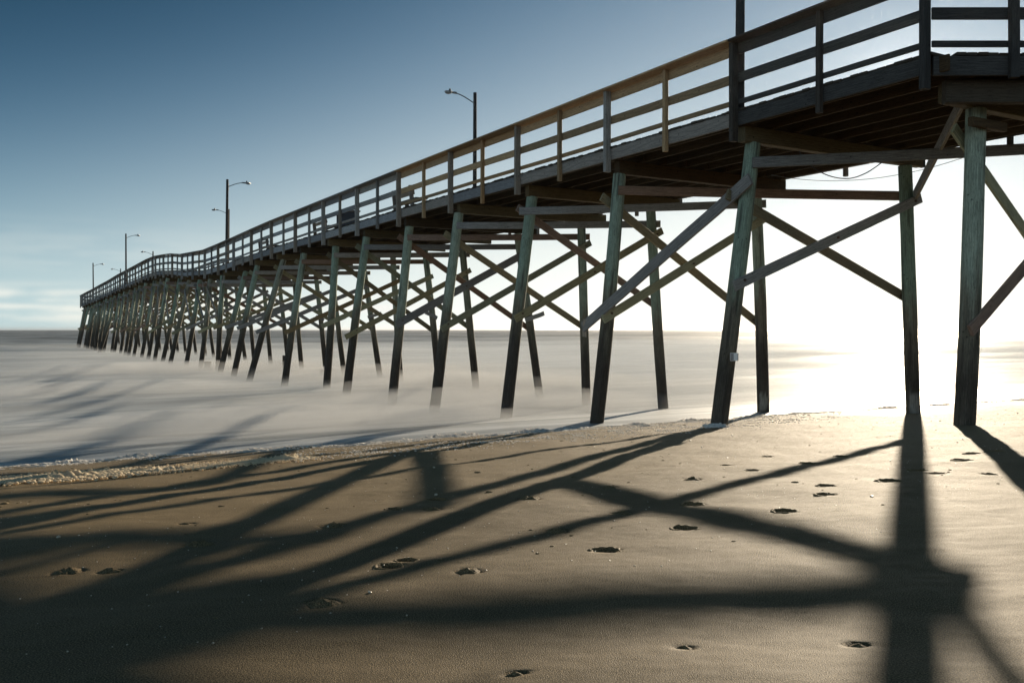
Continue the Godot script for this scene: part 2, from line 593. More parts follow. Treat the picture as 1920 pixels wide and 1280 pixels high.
func build_beach() -> void:
	var wa := axis([[-600, -120, 60], [-120, -20, 10], [-20, -4, 0.8], [-4, 15.5, 0.032], [15.5, 30, 0.25], [30, 120, 5], [120, 600, 60]])
	var sa := axis([[-400, -60, 40], [-60, -6, 4], [-6, 0.8, 0.4], [0.8, 15, 0.032], [15, 22, 0.35], [22, 60, 6]])
	var nw := wa.size()
	var hs := PackedFloat32Array()
	var cols := PackedColorArray()
	hs.resize(nw * sa.size())
	cols.resize(nw * sa.size())
	for j in sa.size():
		var s := sa[j]
		var d := CAM - drop_of(s)
		var fine := s > -1.0 and s < 17.0
		for i in nw:
			var w := wa[i]
			var y := d + 0.03 * n1.get_noise_2d(w * 8.0, s * 8.0)
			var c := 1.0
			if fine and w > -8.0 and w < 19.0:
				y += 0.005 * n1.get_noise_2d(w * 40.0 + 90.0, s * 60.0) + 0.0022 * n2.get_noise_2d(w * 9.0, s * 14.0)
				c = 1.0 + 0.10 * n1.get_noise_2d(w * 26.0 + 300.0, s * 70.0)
			# dried foam pales the seaward sand; light falloff towards the camera is painted in
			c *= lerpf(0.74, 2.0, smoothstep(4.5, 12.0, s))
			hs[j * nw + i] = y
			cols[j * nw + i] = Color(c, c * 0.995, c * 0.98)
	for p in print_list():
		var cw: float = p[0] * 0.8638 + p[1] * 0.5039
		var cs: float = -p[0] * 0.5039 + p[1] * 0.8638
		var r: float = p[2] * 1.2
		var deep := 0.075 if p[3] == 0 else 0.03
		for j in sa.size():
			if absf(sa[j] - cs) > r * 1.7: continue
			for i in nw:
				if absf(wa[i] - cw) > r * 1.7: continue
				var dd := Vector2(wa[i] - cw, sa[j] - cs).length() / r
				dd *= 1.0 + 0.35 * n2.get_noise_2d(wa[i] * 14.0, sa[j] * 14.0)
				if dd < 1.3: hs[j * nw + i] -= deep * (1.0 - smoothstep(0.55, 1.0, dd)) 
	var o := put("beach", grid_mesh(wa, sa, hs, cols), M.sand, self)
	tag(o, "", "", "", "structure")

func sea_y(w: float, s: float) -> float:
	var far := clampf((s - 16.0) / 14.0, 0.0, 1.0)
	var y := 0.40 * (1.0 - smoothstep(14.0, 23.0, s)) 
	var fade := 1.0 / (1.0 + maxf(s - 60.0, 0.0) / 500.0)
	var ph := s * 0.42 + 2.6 * n1.get_noise_2d(w * 0.5, s * 0.25)
	y += far * fade * (0.06 * sin(ph) * (0.6 + 0.8 * n1.get_noise_2d(w * 0.8 + 70.0, s * 0.5)) + 0.12 * n1.get_noise_2d(w * 0.9 + 11.0, s * 4.0))
	if s > 55.0:
		y += 0.55 * smoothstep(55.0, 180.0, s) * fade * n1.get_noise_2d(w * 0.35 + 411.0, s * 0.9)
	return y

func build_sea() -> void:
	var sa := PackedFloat32Array()
	var s := 13.4
	while s < 4000.0:
		sa.append(s)
		s += clampf(0.12 + (s - 15.0) * 0.028, 0.12, 900.0)
	sa.append(4800.0)
	var wa := axis([[-6000, -1200, 800], [-1200, -240, 120], [-240, -60, 15], [-60, -20, 2.5], [-20, 40, 0.5], [40, 90, 2.5], [90, 300, 15], [300, 1500, 120], [1500, 6000, 900]])
	var nw := wa.size()
	var hs := PackedFloat32Array()
	var cols := PackedColorArray()
	var uvs := PackedVector2Array()
	for j in sa.size():
		for i in nw:
			var w := wa[i]
			var y := sea_y(w, sa[j])
			var edge := shore(w)
			if sa[j] < 22.0:
				y = minf(y, CAM - drop_of(sa[j]) + 0.016 + 0.03 * n1.get_noise_2d(w * 8.0, sa[j] * 8.0) + smoothstep(0.0, 3.5, sa[j] - edge) * 1.0)
				if sa[j] < edge: y = CAM - drop_of(sa[j]) - 0.05 - (edge - sa[j]) * 0.2
			hs.append(y)
			var c := 1.0 + 1.1 * n1.get_noise_2d(w * 0.5 + 31.0, sa[j] * 1.9) + 0.6 * n1.get_noise_2d(w * 1.1 + 231.0, sa[j] * 5.0)
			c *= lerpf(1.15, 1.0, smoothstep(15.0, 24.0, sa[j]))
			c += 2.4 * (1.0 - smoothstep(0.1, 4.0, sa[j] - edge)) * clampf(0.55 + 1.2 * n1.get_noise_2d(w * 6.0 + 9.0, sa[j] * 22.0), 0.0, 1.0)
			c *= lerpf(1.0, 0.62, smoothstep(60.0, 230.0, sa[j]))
			cols.append(Color(c, c * 1.0, c * 1.0))
			uvs.append(Vector2(w / 64.0, sa[j] / 26.0))
	# the wash and surf near the beach, then the open sea out to the horizon
	var cut := 0
	while sa[cut] < 230.0: cut += 1
	var m := cut + 1
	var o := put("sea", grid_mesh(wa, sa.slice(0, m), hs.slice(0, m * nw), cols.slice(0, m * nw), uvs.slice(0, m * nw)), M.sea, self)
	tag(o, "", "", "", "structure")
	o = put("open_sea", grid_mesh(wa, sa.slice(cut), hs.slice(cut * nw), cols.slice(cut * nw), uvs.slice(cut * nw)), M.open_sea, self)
	tag(o, "", "", "", "structure")
	# the thin film of water left on the sand by the last wave
	var fw := axis([[-30, -4, 1.0], [-4, 26, 0.2], [26, 80, 2.0]])
	var fs := axis([[8.0, 15.4, 0.12]])
	var fh := PackedFloat32Array()
	var fc := PackedColorArray()
	for j in fs.size():
		for i in fw.size():
			fh.append(sand_y(fw[i], fs[j]) + 0.007)
			var t := smoothstep(10.0, 14.3, fs[j] + 1.1 * n1.get_noise_2d(fw[i] * 6.0 + 50.0, fs[j] * 9.0))
			fc.append(Color(1, 1, 1, 0.16 * t))
	var f := put("wet_sand", grid_mesh(fw, fs, fh, fc), M.wet_film, self)
	tag(f, "", "", "", "structure")


# ---------------------------------------------------------------- the pier
func pile_colors(y: float, tint: float, brown: float, base_pale: float) -> Color:
	var green := Color(0.47 + tint * 0.09, 0.58 + tint * 0.07, 0.45 + tint * 0.06).lerp(Color(0.34, 0.25, 0.17), brown)
	var mid := Color(0.29, 0.26, 0.19)
	var dark := Color(0.095, 0.082, 0.064)
	var c := mid.lerp(green, smoothstep(2.5, 3.5, y))
	c = dark.lerp(c, smoothstep(1.35, 2.65, y))
	if base_pale > 0.0: c = c.lerp(Color(0.20, 0.17, 0.13), base_pale * (1.0 - smoothstep(0.6, 1.6, y)))
	return c

func pile(k: int, side: int, base: Vector3, top: Vector3, r0: float, r1: float, pale := Vector3(-9, 0, 0)) -> MeshInstance3D:
	pile_ends[Vector2i(k, side)] = [base, top]
	var fine := k <= 2
	var rings := 64 if fine else (30 if k < 12 else 14)
	var sides := 22 if fine else (14 if k < 12 else 9)
	var under := base + (base - top).normalized() * 1.6
	var v := PackedVector3Array()
	var n := PackedVector3Array()
	var uv := PackedVector2Array()
	var col := PackedColorArray()
	var ix := PackedInt32Array()
	var u0 := rng.randf() * 10.0
	var tint := rng.randf_range(-1.0, 1.0)
	var brown := maxf(0.0, rng.randf_range(-0.9, 0.7)) if k > 1 else 0.0
	var bend := Vector3(rng.randf_range(-0.05, 0.05), 0, rng.randf_range(-0.05, 0.05))
	var shift := rng.randf_range(-0.3, 0.3)
	var axis_dir := (top - under).normalized()
	var sx := axis_dir.cross(Vector3(0, 0, 1)).normalized()
	var sz := sx.cross(axis_dir)
	for i in rings + 1:
		var t := float(i) / rings
		var c := under.lerp(top, t) + bend * sin(PI * t)
		var r := lerpf(r0, r1, t)
		for j in sides + 1:
			var a := TAU * (j % sides) / sides
			var o := sx * cos(a) + sz * sin(a)
			var rr := r * (1.0 + 0.05 * n2.get_noise_3d(cos(a) * 1.1 + u0, sin(a) * 1.1, c.y * 0.45) + 0.02 * n2.get_noise_3d(cos(a) * 3.0 + u0, sin(a) * 3.0, c.y * 0.9))
			v.append(c + o * rr)
			n.append(o)
			uv.append(Vector2(c.y / 2.0 + u0, float(j) / sides * 1.5))
			var yy := c.y + shift + 0.55 * n2.get_noise_3d(cos(a) * 1.2, sin(a) * 1.2 + u0, c.y * 0.8)
			var cc := pile_colors(yy, tint, brown, 0.8 if k <= 0 else 0.0)
			var sp := n2.get_noise_3d(cos(a) * 2.6 + 9.0, sin(a) * 2.6 + u0, c.y * 0.35)
			cc = cc.lerp(Color(0.07, 0.055, 0.045), smoothstep(0.26, 0.55, sp) * 0.8)
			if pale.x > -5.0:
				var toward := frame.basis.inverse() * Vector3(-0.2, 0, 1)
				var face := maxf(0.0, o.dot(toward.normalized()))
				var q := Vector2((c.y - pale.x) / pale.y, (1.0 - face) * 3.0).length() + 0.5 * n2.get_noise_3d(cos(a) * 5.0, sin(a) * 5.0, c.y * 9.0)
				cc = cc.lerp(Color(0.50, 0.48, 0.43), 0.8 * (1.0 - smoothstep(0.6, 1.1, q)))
			col.append(cc)
	for i in rings:
		for j in sides:
			var a := i * (sides + 1) + j
			ix.append_array([a, a + 1, a + sides + 1, a + 1, a + sides + 2, a + sides + 1])
	var first := v.size()
	for j in sides:
		v.append(v[rings * (sides + 1) + j]); n.append(axis_dir); uv.append(Vector2(0.2 * cos(TAU * j / sides), 0.2 * sin(TAU * j / sides))); col.append(Color(0.22, 0.2, 0.15))
	for j in range(1, sides - 1):
		ix.append_array([first, first + j, first + j + 1])
	return put("pile", make_mesh(v, n, uv, ix, col), M.pile, pier)

func bolts(parent: Node, spots: Array) -> void:
	for p in spots:
		var c := CylinderMesh.new()
		c.top_radius = 0.022
		c.bottom_radius = 0.024
		c.height = 0.05
		c.radial_segments = 8
		c.rings = 1
		var t: Transform3D = parent.transform.affine_inverse() * Transform3D(Basis(Vector3.RIGHT, PI / 2), p)
		put("bolt", c, M.rust, parent, t)

func brace_mat(k: int) -> Material:
	return M[["treated_green", "treated_green", "olive_brown", "weathered_grey", "treated_green", "red_brown"][rng.randi() % 6]]

func build_pier() -> void:
	pier = thing("pier", "long weathered timber pier on leaning green piles, running from the beach into the sea", "pier", frame)
	var up := Vector3.UP
	# piles
	for k in range(-1, LAST + 1):
		var z := -k * STEP
		var ground := 0.0
		if k == -1:
			pile(-1, 0, Vector3(0.72, 0.85, 3.44), Vector3(1.06, CAP_LOW, 3.44), 0.148, 0.140)
			pile(-1, 1, Vector3(4.42, 0.85, 3.44), Vector3(4.2, CAP_LOW, 3.44), 0.148, 0.138)
			continue
		var j := rng.randf_range(-0.12, 0.12)
		var nb := pick(NEAR_BASE, k, -0.92 + rng.randf_range(-0.2, 0.2))
		var nt := pick(NEAR_TOP, k, rng.randf_range(-0.15, 0.1))
		var fb := pick(FAR_BASE, k, 4.5 + rng.randf_range(-0.25, 0.25))
		var ft := pick(FAR_TOP, k, 3.9 + rng.randf_range(-0.15, 0.15))
		ground = 0.65 if k == 0 else (0.39 if k == 1 else 0.1)
		var lean := rng.randf_range(-0.12, 0.12) if k > 1 else 0.0
		pile(k, 0, Vector3(nb, ground, z + lean), at_k(k, nt, CAP_LOW) , 0.150, 0.135)
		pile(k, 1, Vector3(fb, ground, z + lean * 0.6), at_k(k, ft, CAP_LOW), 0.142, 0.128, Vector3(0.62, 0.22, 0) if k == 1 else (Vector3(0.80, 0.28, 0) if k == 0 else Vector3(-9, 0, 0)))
	# cap beams, girts and cross braces
	for k in range(-1, LAST + 1):
		var near_end := -0.22 + rng.randf_range(-0.05, 0.05)
		var far_end := 4.82 + rng.randf_range(-0.25, 0.12)
		var kk := float(k) if k >= 0 else -0.94
		if k < 0: near_end = 0.3
		var cm: Material = M.cap_brown if k % 3 != 1 else M.joist_brown
		board(pier, "cap_beam", at_k(kk, near_end, (CAP_LOW + CAP_TOP) * 0.5), at_k(kk, far_end, (CAP_LOW + CAP_TOP) * 0.5), CAP_TOP - CAP_LOW - 0.004, 0.17, up, cm, 0.0, 0.006, 4)
		var hi := CAP_LOW - 0.55 + rise(k)
		var r := 0.175
		var shoreward := Vector3(0, 0, r)
		var seaward := Vector3(0, 0, -r)
		# the brace that climbs from the near pile to the far one, on the side towards the shore
		var low_y := 2.42 + rng.randf_range(-0.2, 0.2)
		low_y = pick([3.12, 2.61, 2.66, 2.42], k, low_y)
		var a := pile_at(k, 0, low_y) + shoreward
		var b := pile_at(k, 1, CAP_LOW - 0.72 + rise(k)) + shoreward
		if k >= 5 and k < 12: b.y -= 0.4
		var dir := (b - a).normalized()
		var ext := 0.22 if k < 5 else 0.45
		var m1: Material = M.treated_green if k == 1 or k == 2 or k == 3 else (M.weathered_grey if k == 0 else brace_mat(k))
		if k == 4: m1 = M.weathered_grey
		var ba := board(pier, "brace", a - dir * ext, b + dir * 0.22, 0.185 if k != 4 else 0.24, 0.05, dir.cross(Vector3(0, 0, 1)), m1, rng.randf_range(-0.01, 0.01))
		# the other diagonal, on the side towards the sea
		var c := pile_at(k, 0, pick([4.56, 4.93, 5.15, 4.84], k, hi + 0.1)) + seaward
		var d := pile_at(k, 1, pick([2.99, 2.53, 2.99, 2.43], k, 2.42 + rng.randf_range(-0.1, 0.25))) + seaward
		var dir2 := (d - c).normalized()
		var m2: Material = M.olive_brown if k in [0, 1, 3] else (M.red_brown if k == 2 else brace_mat(k))
		var bb := board(pier, "brace", c - dir2 * 0.3, d + dir2 * 0.12, 0.185, 0.05, dir2.cross(Vector3(0, 0, 1)), m2, rng.randf_range(-0.01, 0.01))
		# level girt that runs from the near pile back to the far pile of the next bent ashore
		if k >= 0:
			var ga := pile_at(k, 0, CAP_LOW - 0.36 + rise(k)) + Vector3(-0.02, 0, r)
			var gb := pile_at(k - 1, 1, CAP_LOW - pick([0.18, 0.57], k, 0.42) + rise(k)) + Vector3(0, 0, -r)
			if k == 2: gb.y += 0.1
			var gd := (gb - ga).normalized()
			board(pier, "girt", ga - gd * (0.35 if k == 2 else 0.08), gb + gd * 0.35, 0.185, 0.055, up, M[["weathered_grey", "red_brown", "weathered_grey"][k % 3]], -0.01)
		if k >= 0 and k <= 5:
			bolts(ba, [a + Vector3(0, 0.03, 0.03), b + Vector3(0, 0, 0.03), a.lerp(b, 0.5) + Vector3(0.05, 0.02, 0.03)])
			bolts(bb, [c + Vector3(0.05, 0, 0.03), d + Vector3(-0.06, 0, 0.03)])
		# far out, storm braces along the outside of the near row
		if k >= 11 and k < 30:
			var p := pile_at(k + 1 if k + 1 <= LAST else k, 0, CAP_LOW - 0.5 + rise(k)) + Vector3(-0.17, 0, 0)
			var q := pile_at(k, 0, 2.95 + rng.randf_range(-0.25, 0.2)) + Vector3(-0.17, 0, 0)
			board(pier, "brace", p, q, 0.19, 0.05, (q - p).cross(Vector3(1, 0, 0)), M.weathered_grey)
	# the snapped brace along the near row between the first two piles
	var sa := pile_at(1, 0, 2.62) + Vector3(-0.20, 0, 0)
	var sb := pile_at(0, 0, 4.74) + Vector3(-0.19, 0, 0)
	var sd := (sb - sa).normalized()
	var snap := board(pier, "brace", sa - sd * 0.55, sb + sd * 0.28, 0.225, 0.05, sd.cross(Vector3(1, 0, 0)), M.bleached, 0.0, 0.008, 6)
	snap.set_meta("label", "snapped bleached brace along the near piles with a splintered lower end")
	var sp := sa - sd * 0.42 + Vector3(-0.03, 0.10, 0)
	var flap := board(pier, "splinter", sp, sp + Vector3(0.06, -0.36, -0.1), 0.11, 0.02, Vector3(0.3, 0, 1), M.bleached, 0.0, 0.012, 4)
	flap.set_meta("label", "broken strip hanging from the snapped brace")
	# short broken lengths left hanging on the far piles
	for q in [[4, 2.75, 0.5], [6, 2.9, -0.35], [8, 3.0, 0.45], [9, 2.85, 0.4], [10, 2.95, -0.3], [13, 3.1, 0.4]]:
		var h := pile_at(q[0], 1, q[1]) + Vector3(0, 0, 0.17)
		board(pier, "splinter", h + Vector3(-q[2] * 0.5, -0.12, 0.02), h + Vector3(q[2], 0.10, 0.03), 0.15, 0.045, up, M.weathered_grey, 0.0, 0.012, 4)
	# knee brace up to the deck at the right, and a short block on the last pile
	var kp := pile_at(0, 1, 4.95) + Vector3(0.05, 0, 0.17)
	var kq := pile_at(-1, 0, 5.72) + Vector3(-0.02, 0.05, -0.18)
	board(pier, "brace", kp, kq, 0.19, 0.06, (kq - kp).cross(Vector3(1, 0, 0.4)), M.weathered_grey)
	var bp := pile_at(-1, 0, 5.28)
	board(pier, "block", bp + Vector3(-0.42, 0.0, 0.2), bp + Vector3(0.40, 0.0, 0.2), 0.13, 0.09, up, M.joist_brown)
	# joists, rim boards
	for k in range(-1, LAST):
		for i in 9:
			var x := -0.20 + 0.588 * i
			if k >= 11 and (k % 2 == 0): continue
			var k2 := k + (1 if k < 11 else 2)
			var off := 0.028 if k % 2 == 0 else -0.028
			var y := (CAP_TOP + RIM_TOP) * 0.5
			board(pier, "joist", at_k(k - 0.06, x + off, y), at_k(minf(k2 + 0.06, LAST), x + off, y), 0.222, 0.045, up, M.joist_brown, rng.randf_range(-0.006, 0.004), 0.002, 1 if k < 11 else 2)
		for side in [0, 1]:
			var x: float = EDGE + 0.0 if side == 0 else FAR_EDGE
			var y := (CAP_TOP + RIM_TOP) * 0.5 + rng.randf_range(-0.006, 0.006)
			board(pier, "rim_board", at_k(k + 0.01, x, y), at_k(k + 0.99, x, y), 0.245, 0.045, up, M.weathered_blue_grey if k >= 0 else M.dark_grey, rng.randf_range(-0.008, 0.003), 0.003)
	# deck planks: the nearest 300 singly, the rest as one part
	var kz := -1.0 * -STEP
	var rest := SurfaceTool.new()
	rest.begin(Mesh.PRIMITIVE_TRIANGLES)
	var variants := []
	for i in 12:
		variants.append(board_mesh(4.98, 0.145, 0.042, 0.0, 0.003, 2))
	var count := 0
	var zz := kz
	while zz > -(LAST + 0.05) * STEP:
		var kf := -zz / STEP
		var ends := rng.randf_range(-0.035, 0.035)
		var p := Vector3((EDGE + FAR_EDGE) * 0.5 + ends, RIM_TOP + 0.023 + rise(kf) + rng.randf_range(-0.003, 0.006), zz)
		var tr := Transform3D(Basis(Vector3.UP, rng.randf_range(-0.003, 0.003)) * Basis(Vector3(1, 0, 0), Vector3(0, 0, 1), Vector3(0, -1, 0)), p)
		if count < 300:
			put("deck_plank", variants[rng.randi() % 12], M.deck_dark, pier, tr)
		else:
			rest.append_from(variants[rng.randi() % 12], 0, tr)
		count += 1
		zz -= 0.152
	var far_deck := put("far_decking", rest.commit(), M.deck_dark, pier)
	far_deck.set_meta("kind", "stuff")
	# railings on both sides
	for side in [0, 1]:
		var out := -1.0 if side == 0 else 1.0
		var x0: float = EDGE if side == 0 else FAR_EDGE
		for k in range(-1, LAST + 1):
			var newer: bool = side == 0 and k >= 0 and k < 4
			# posts: a heavy one at the bent, a lighter one half way
			var jx := rng.randf_range(-0.012, 0.012)
			var big := board(pier, "rail_post", at_k(k, x0 + out * 0.092, CAP_LOW + 0.02 + rng.randf_range(-0.04, 0.03)), at_k(k, x0 + out * 0.092 + jx, DECK_TOP + 1.135), 0.095, 0.14, Vector3(0, 0, 1), M.weathered_grey if k > 0 else M.dark_grey)
			if k < LAST:
				var lm: Material = M.new_tan if newer else M.weathered_grey if k >= 0 else M.dark_grey
				var light := board(pier, "rail_post", at_k(k + 0.5, x0 + out * 0.068, CAP_TOP - 0.16 + rng.randf_range(-0.08, 0.08)), at_k(k + 0.5, x0 + out * 0.068 + jx, DECK_TOP + 1.135), 0.088, 0.09, Vector3(0, 0, 1), lm)
				if newer: light.set_meta("label", "newer tan rail post")
				# rails inside the posts, cap on top
				var bay: Material = M.new_tan if newer else M.dark_grey if k < 0 else (M.weathered_grey if (k + side) % 2 == 0 else M.weathered_blue_grey)
				for rl in [[0.125, 0.088, 0.04], [0.545, 0.165, 0.042], [1.035, 0.185, 0.042]]:
					var yj := rng.randf_range(-0.010, 0.010)
					var rb := board(pier, "rail_board", at_k(k + 0.004, x0, DECK_TOP + rl[0] + yj), at_k(k + 0.996, x0, DECK_TOP + rl[0] + rng.randf_range(-0.010, 0.010)), rl[1], rl[2], up, bay, rng.randf_range(-0.006, 0.006))
					if newer: rb.set_meta("label", "newer tan rail board")
				var cb := board(pier, "rail_cap", at_k(k + 0.003, x0 + out * 0.10, DECK_TOP + 1.158), at_k(k + 0.997, x0 + out * 0.10, DECK_TOP + 1.158), 0.28, 0.04, Vector3(1, 0, 0), bay, 0.0)
				if newer: cb.set_meta("label", "newer tan rail cap")
	# railing across the seaward end
	for i in 5:
		var x := lerpf(EDGE, FAR_EDGE, i / 4.0)
		board(pier, "rail_post", at_k(LAST + 0.04, x, CAP_TOP - 0.1), at_k(LAST + 0.04, x, DECK_TOP + 1.13), 0.10, 0.09, Vector3(1, 0, 0), M.weathered_grey)
	for rl in [[-0.15, 0.24], [0.125, 0.1], [0.545, 0.18], [1.035, 0.2]]:
		board(pier, "rail_board", at_k(LAST + 0.02, EDGE, DECK_TOP + rl[0]), at_k(LAST + 0.02, FAR_EDGE, DECK_TOP + rl[0]), rl[1], 0.042, up, M.weathered_grey)
	build_approach()

func build_approach() -> void:
	# landward, the near edge turns and the deck goes on to the right
	var inv := frame.affine_inverse()
	var corner := frame * Vector3(EDGE, 0, STEP * 1.0)
	var zc := -corner.z
	var to_local := func(x: float, y: float, z: float) -> Vector3: return inv * Vector3(x, y, -z)
	var gx := (inv.basis * Vector3(1, 0, 0)).normalized()
	var gz := (inv.basis * Vector3(0, 0, 1)).normalized()
	var x := corner.x + 0.12
	while x < corner.x + 12.0:
		var far: float = minf(zc + 0.583 * (x - corner.x) - 0.08, zc + 2.9)
		if far > zc + 0.12:
			board(pier, "deck_plank", to_local.call(x, RIM_TOP + 0.026, zc - 0.03 + rng.randf_range(-0.02, 0.02)), to_local.call(x, RIM_TOP + 0.026, far), 0.138, 0.042, gx, M.deck_dark, 0.0, 0.003, 1)
		x += 0.152
	for i in 4:
		var z := zc + 0.55 + i * 0.62
		board(pier, "joist", to_local.call(corner.x + (z - zc) / 0.583 + 0.1, (CAP_TOP + RIM_TOP) * 0.5, z), to_local.call(corner.x + 12.0, (CAP_TOP + RIM_TOP) * 0.5, z), 0.22, 0.045, Vector3.UP, M.joist_brown)
	board(pier, "rim_board", to_local.call(corner.x + 0.05, RIM_TOP - 0.13, zc), to_local.call(corner.x + 12.0, RIM_TOP - 0.13, zc), 0.27, 0.05, Vector3.UP, M.dark_grey, 0.0, 0.01, 8)
	board(pier, "beam", to_local.call(corner.x + 0.35, CAP_LOW + 0.10, zc + 0.3), to_local.call(corner.x + 12.0, CAP_LOW + 0.10, zc + 0.3), 0.32, 0.14, Vector3.UP, M.deck_dark, 0.0, 0.006, 6)
	for i in 6:
		var px := corner.x + 1.13 + i * 1.3
		board(pier, "rail_post", to_local.call(px, CAP_TOP - 0.08, zc - 0.07), to_local.call(px, DECK_TOP + 1.14, zc - 0.07), 0.12, 0.1, gx, M.dark_grey)
	for rl in [[0.125, 0.088], [0.545, 0.165], [1.035, 0.185]]:
		board(pier, "rail_board", to_local.call(corner.x + 0.04, DECK_TOP + rl[0], zc), to_local.call(corner.x + 12.0, DECK_TOP + rl[0], zc), rl[1], 0.042, Vector3.UP, M.dark_grey, 0.0, 0.004, 6)
	board(pier, "rail_cap", to_local.call(corner.x + 0.04, DECK_TOP + 1.158, zc - 0.03), to_local.call(corner.x + 12.0, DECK_TOP + 1.158, zc - 0.03), 0.235, 0.04, gz, M.dark_grey)
	for p in [[corner.x + 7.6, zc + 0.5], [corner.x + 11.4, zc + 0.5], [corner.x + 11.4, zc + 2.5]]:
		var base: Vector3 = to_local.call(p[0], 0.9, p[1])
		pile(-2 - int(p[0]), int(p[1] * 10.0), base, to_local.call(p[0] + 0.05, CAP_LOW - 0.06, p[1]), 0.15, 0.14)


# ---------------------------------------------------------------- lamps and other things on the pier
func lamp_post(k: float, near_side: bool, top: float, label: String) -> void:
	var x := EDGE + 0.16 if near_side else FAR_EDGE - 0.16
	var base := frame * at_k(k, x, DECK_TOP + 0.002)
	var t := thing("lamp_post", label, "street lamp", Transform3D(frame.basis, base), "lamp posts along the pier")
	var h := top - base.y
	var lean := rng.randf_range(-0.012, 0.012) * h
	put("pole", tube_mesh([Vector3.ZERO, Vector3(lean * 0.5, h * 0.5, 0), Vector3(lean, h, 0)], [0.085, 0.076, 0.066], 14), M.pole_dark, t)
	var o := 1.0 if near_side else -1.0
	var pts := []
	var rad := []
	for i in 11:
		var q := i / 10.0
		pts.append(Vector3(lean + o * (0.05 + 0.88 * q), h - 0.40 + 0.28 * sin(q * PI * 0.5) , 0.0))
		rad.append(0.021)
	put("arm", tube_mesh(pts, rad, 8), M.galvanised, t)
	put("bracket", tube_mesh([Vector3(lean + o * 0.06, h - 0.62, 0), Vector3(lean + o * 0.06, h - 0.22, 0)], [0.018, 0.018], 8), M.galvanised, t)
	var hp := Vector3(lean + o * 1.10, h - 0.115, 0)
	var st := SurfaceTool.new()
	st.begin(Mesh.PRIMITIVE_TRIANGLES)
	var hm := SphereMesh.new()
	hm.radius = 0.5
	hm.height = 1.0
	hm.radial_segments = 14
	hm.rings = 8
	st.append_from(hm, 0, Transform3D(Basis.from_scale(Vector3(0.38, 0.10, 0.17)), hp))
	var neck := CylinderMesh.new()
	neck.top_radius = 0.035
	neck.bottom_radius = 0.045
	neck.height = 0.22
	neck.radial_segments = 10
	st.append_from(neck, 0, Transform3D(Basis(Vector3(0, 0, 1), PI / 2), hp - Vector3(o * 0.2, 0.0, 0)))
	var head := put("lamp_head", st.commit(), M.galvanised, t)
	put("lens", hm, M.lens_glass, head, Transform3D(Basis.from_scale(Vector3(0.26, 0.1, 0.15)), hp + Vector3(o * 0.04, -0.035, 0)))
	var cell := CylinderMesh.new()
	cell.top_radius = 0.035
	cell.bottom_radius = 0.04
	cell.height = 0.07
	cell.radial_segments = 10
	put("light_sensor", cell, M.rubber, head, Transform3D(Basis.IDENTITY, hp + Vector3(-o * 0.04, 0.085, 0)))

func build_lamps() -> void:
	lamp_post(0.03, true, 11.6, "nearest lamp post, thick dark pole cut off by the top of the photo")
	lamp_post(5.12, false, 11.3, "lamp post with arm to the left above the middle of the pier")
	lamp_post(10.75, true, 10.6, "lamp post with arm to the right, taller of the close pair left of the middle")
	lamp_post(16.25, false, 11.6, "lamp post with arm to the left, shorter of the close pair left of the middle")
	lamp_post(22.27, true, 11.5, "lamp post with arm to the right standing alone above the far hump of the pier")
	lamp_post(26.2, false, 11.1, "short-looking lamp post just left of the deck's hump, arm to the left")
	lamp_post(30.8, true, 10.7, "lamp post with arm to the right nearest the seaward end of the pier")
	lamp_post(34.3, false, 10.9, "farthest lamp post, barely showing over the railing near the seaward end")

func bench(k: float, x: float, turn: float, label: String) -> void:
	var base := frame * at_k(k, x, DECK_TOP + 0.002)
	var t := thing("bench", label, "bench", Transform3D(frame.basis * Basis(Vector3.UP, turn), base), "timber benches on the pier deck")
	for i in 3:
		board(t, "seat_slat", Vector3(-0.85, 0.45, -0.15 + i * 0.15), Vector3(0.85, 0.45, -0.15 + i * 0.15), 0.135, 0.038, Vector3(0, 0, 1), M.weathered_grey)
	for i in 2:
		board(t, "back_slat", Vector3(-0.85, 0.62 + i * 0.17, 0.27 + i * 0.03), Vector3(0.85, 0.62 + i * 0.17, 0.27 + i * 0.03), 0.135, 0.035, Vector3(0, 1, 0.15), M.weathered_grey)
	for sx in [-0.7, 0.7]:
		board(t, "leg", Vector3(sx, 0, -0.16), Vector3(sx, 0.43, -0.16), 0.13, 0.08, Vector3(0, 0, 1), M.weathered_grey)
		board(t, "leg", Vector3(sx, 0, 0.24), Vector3(sx, 0.86, 0.33), 0.13, 0.08, Vector3(0, 0, 1), M.weathered_grey)

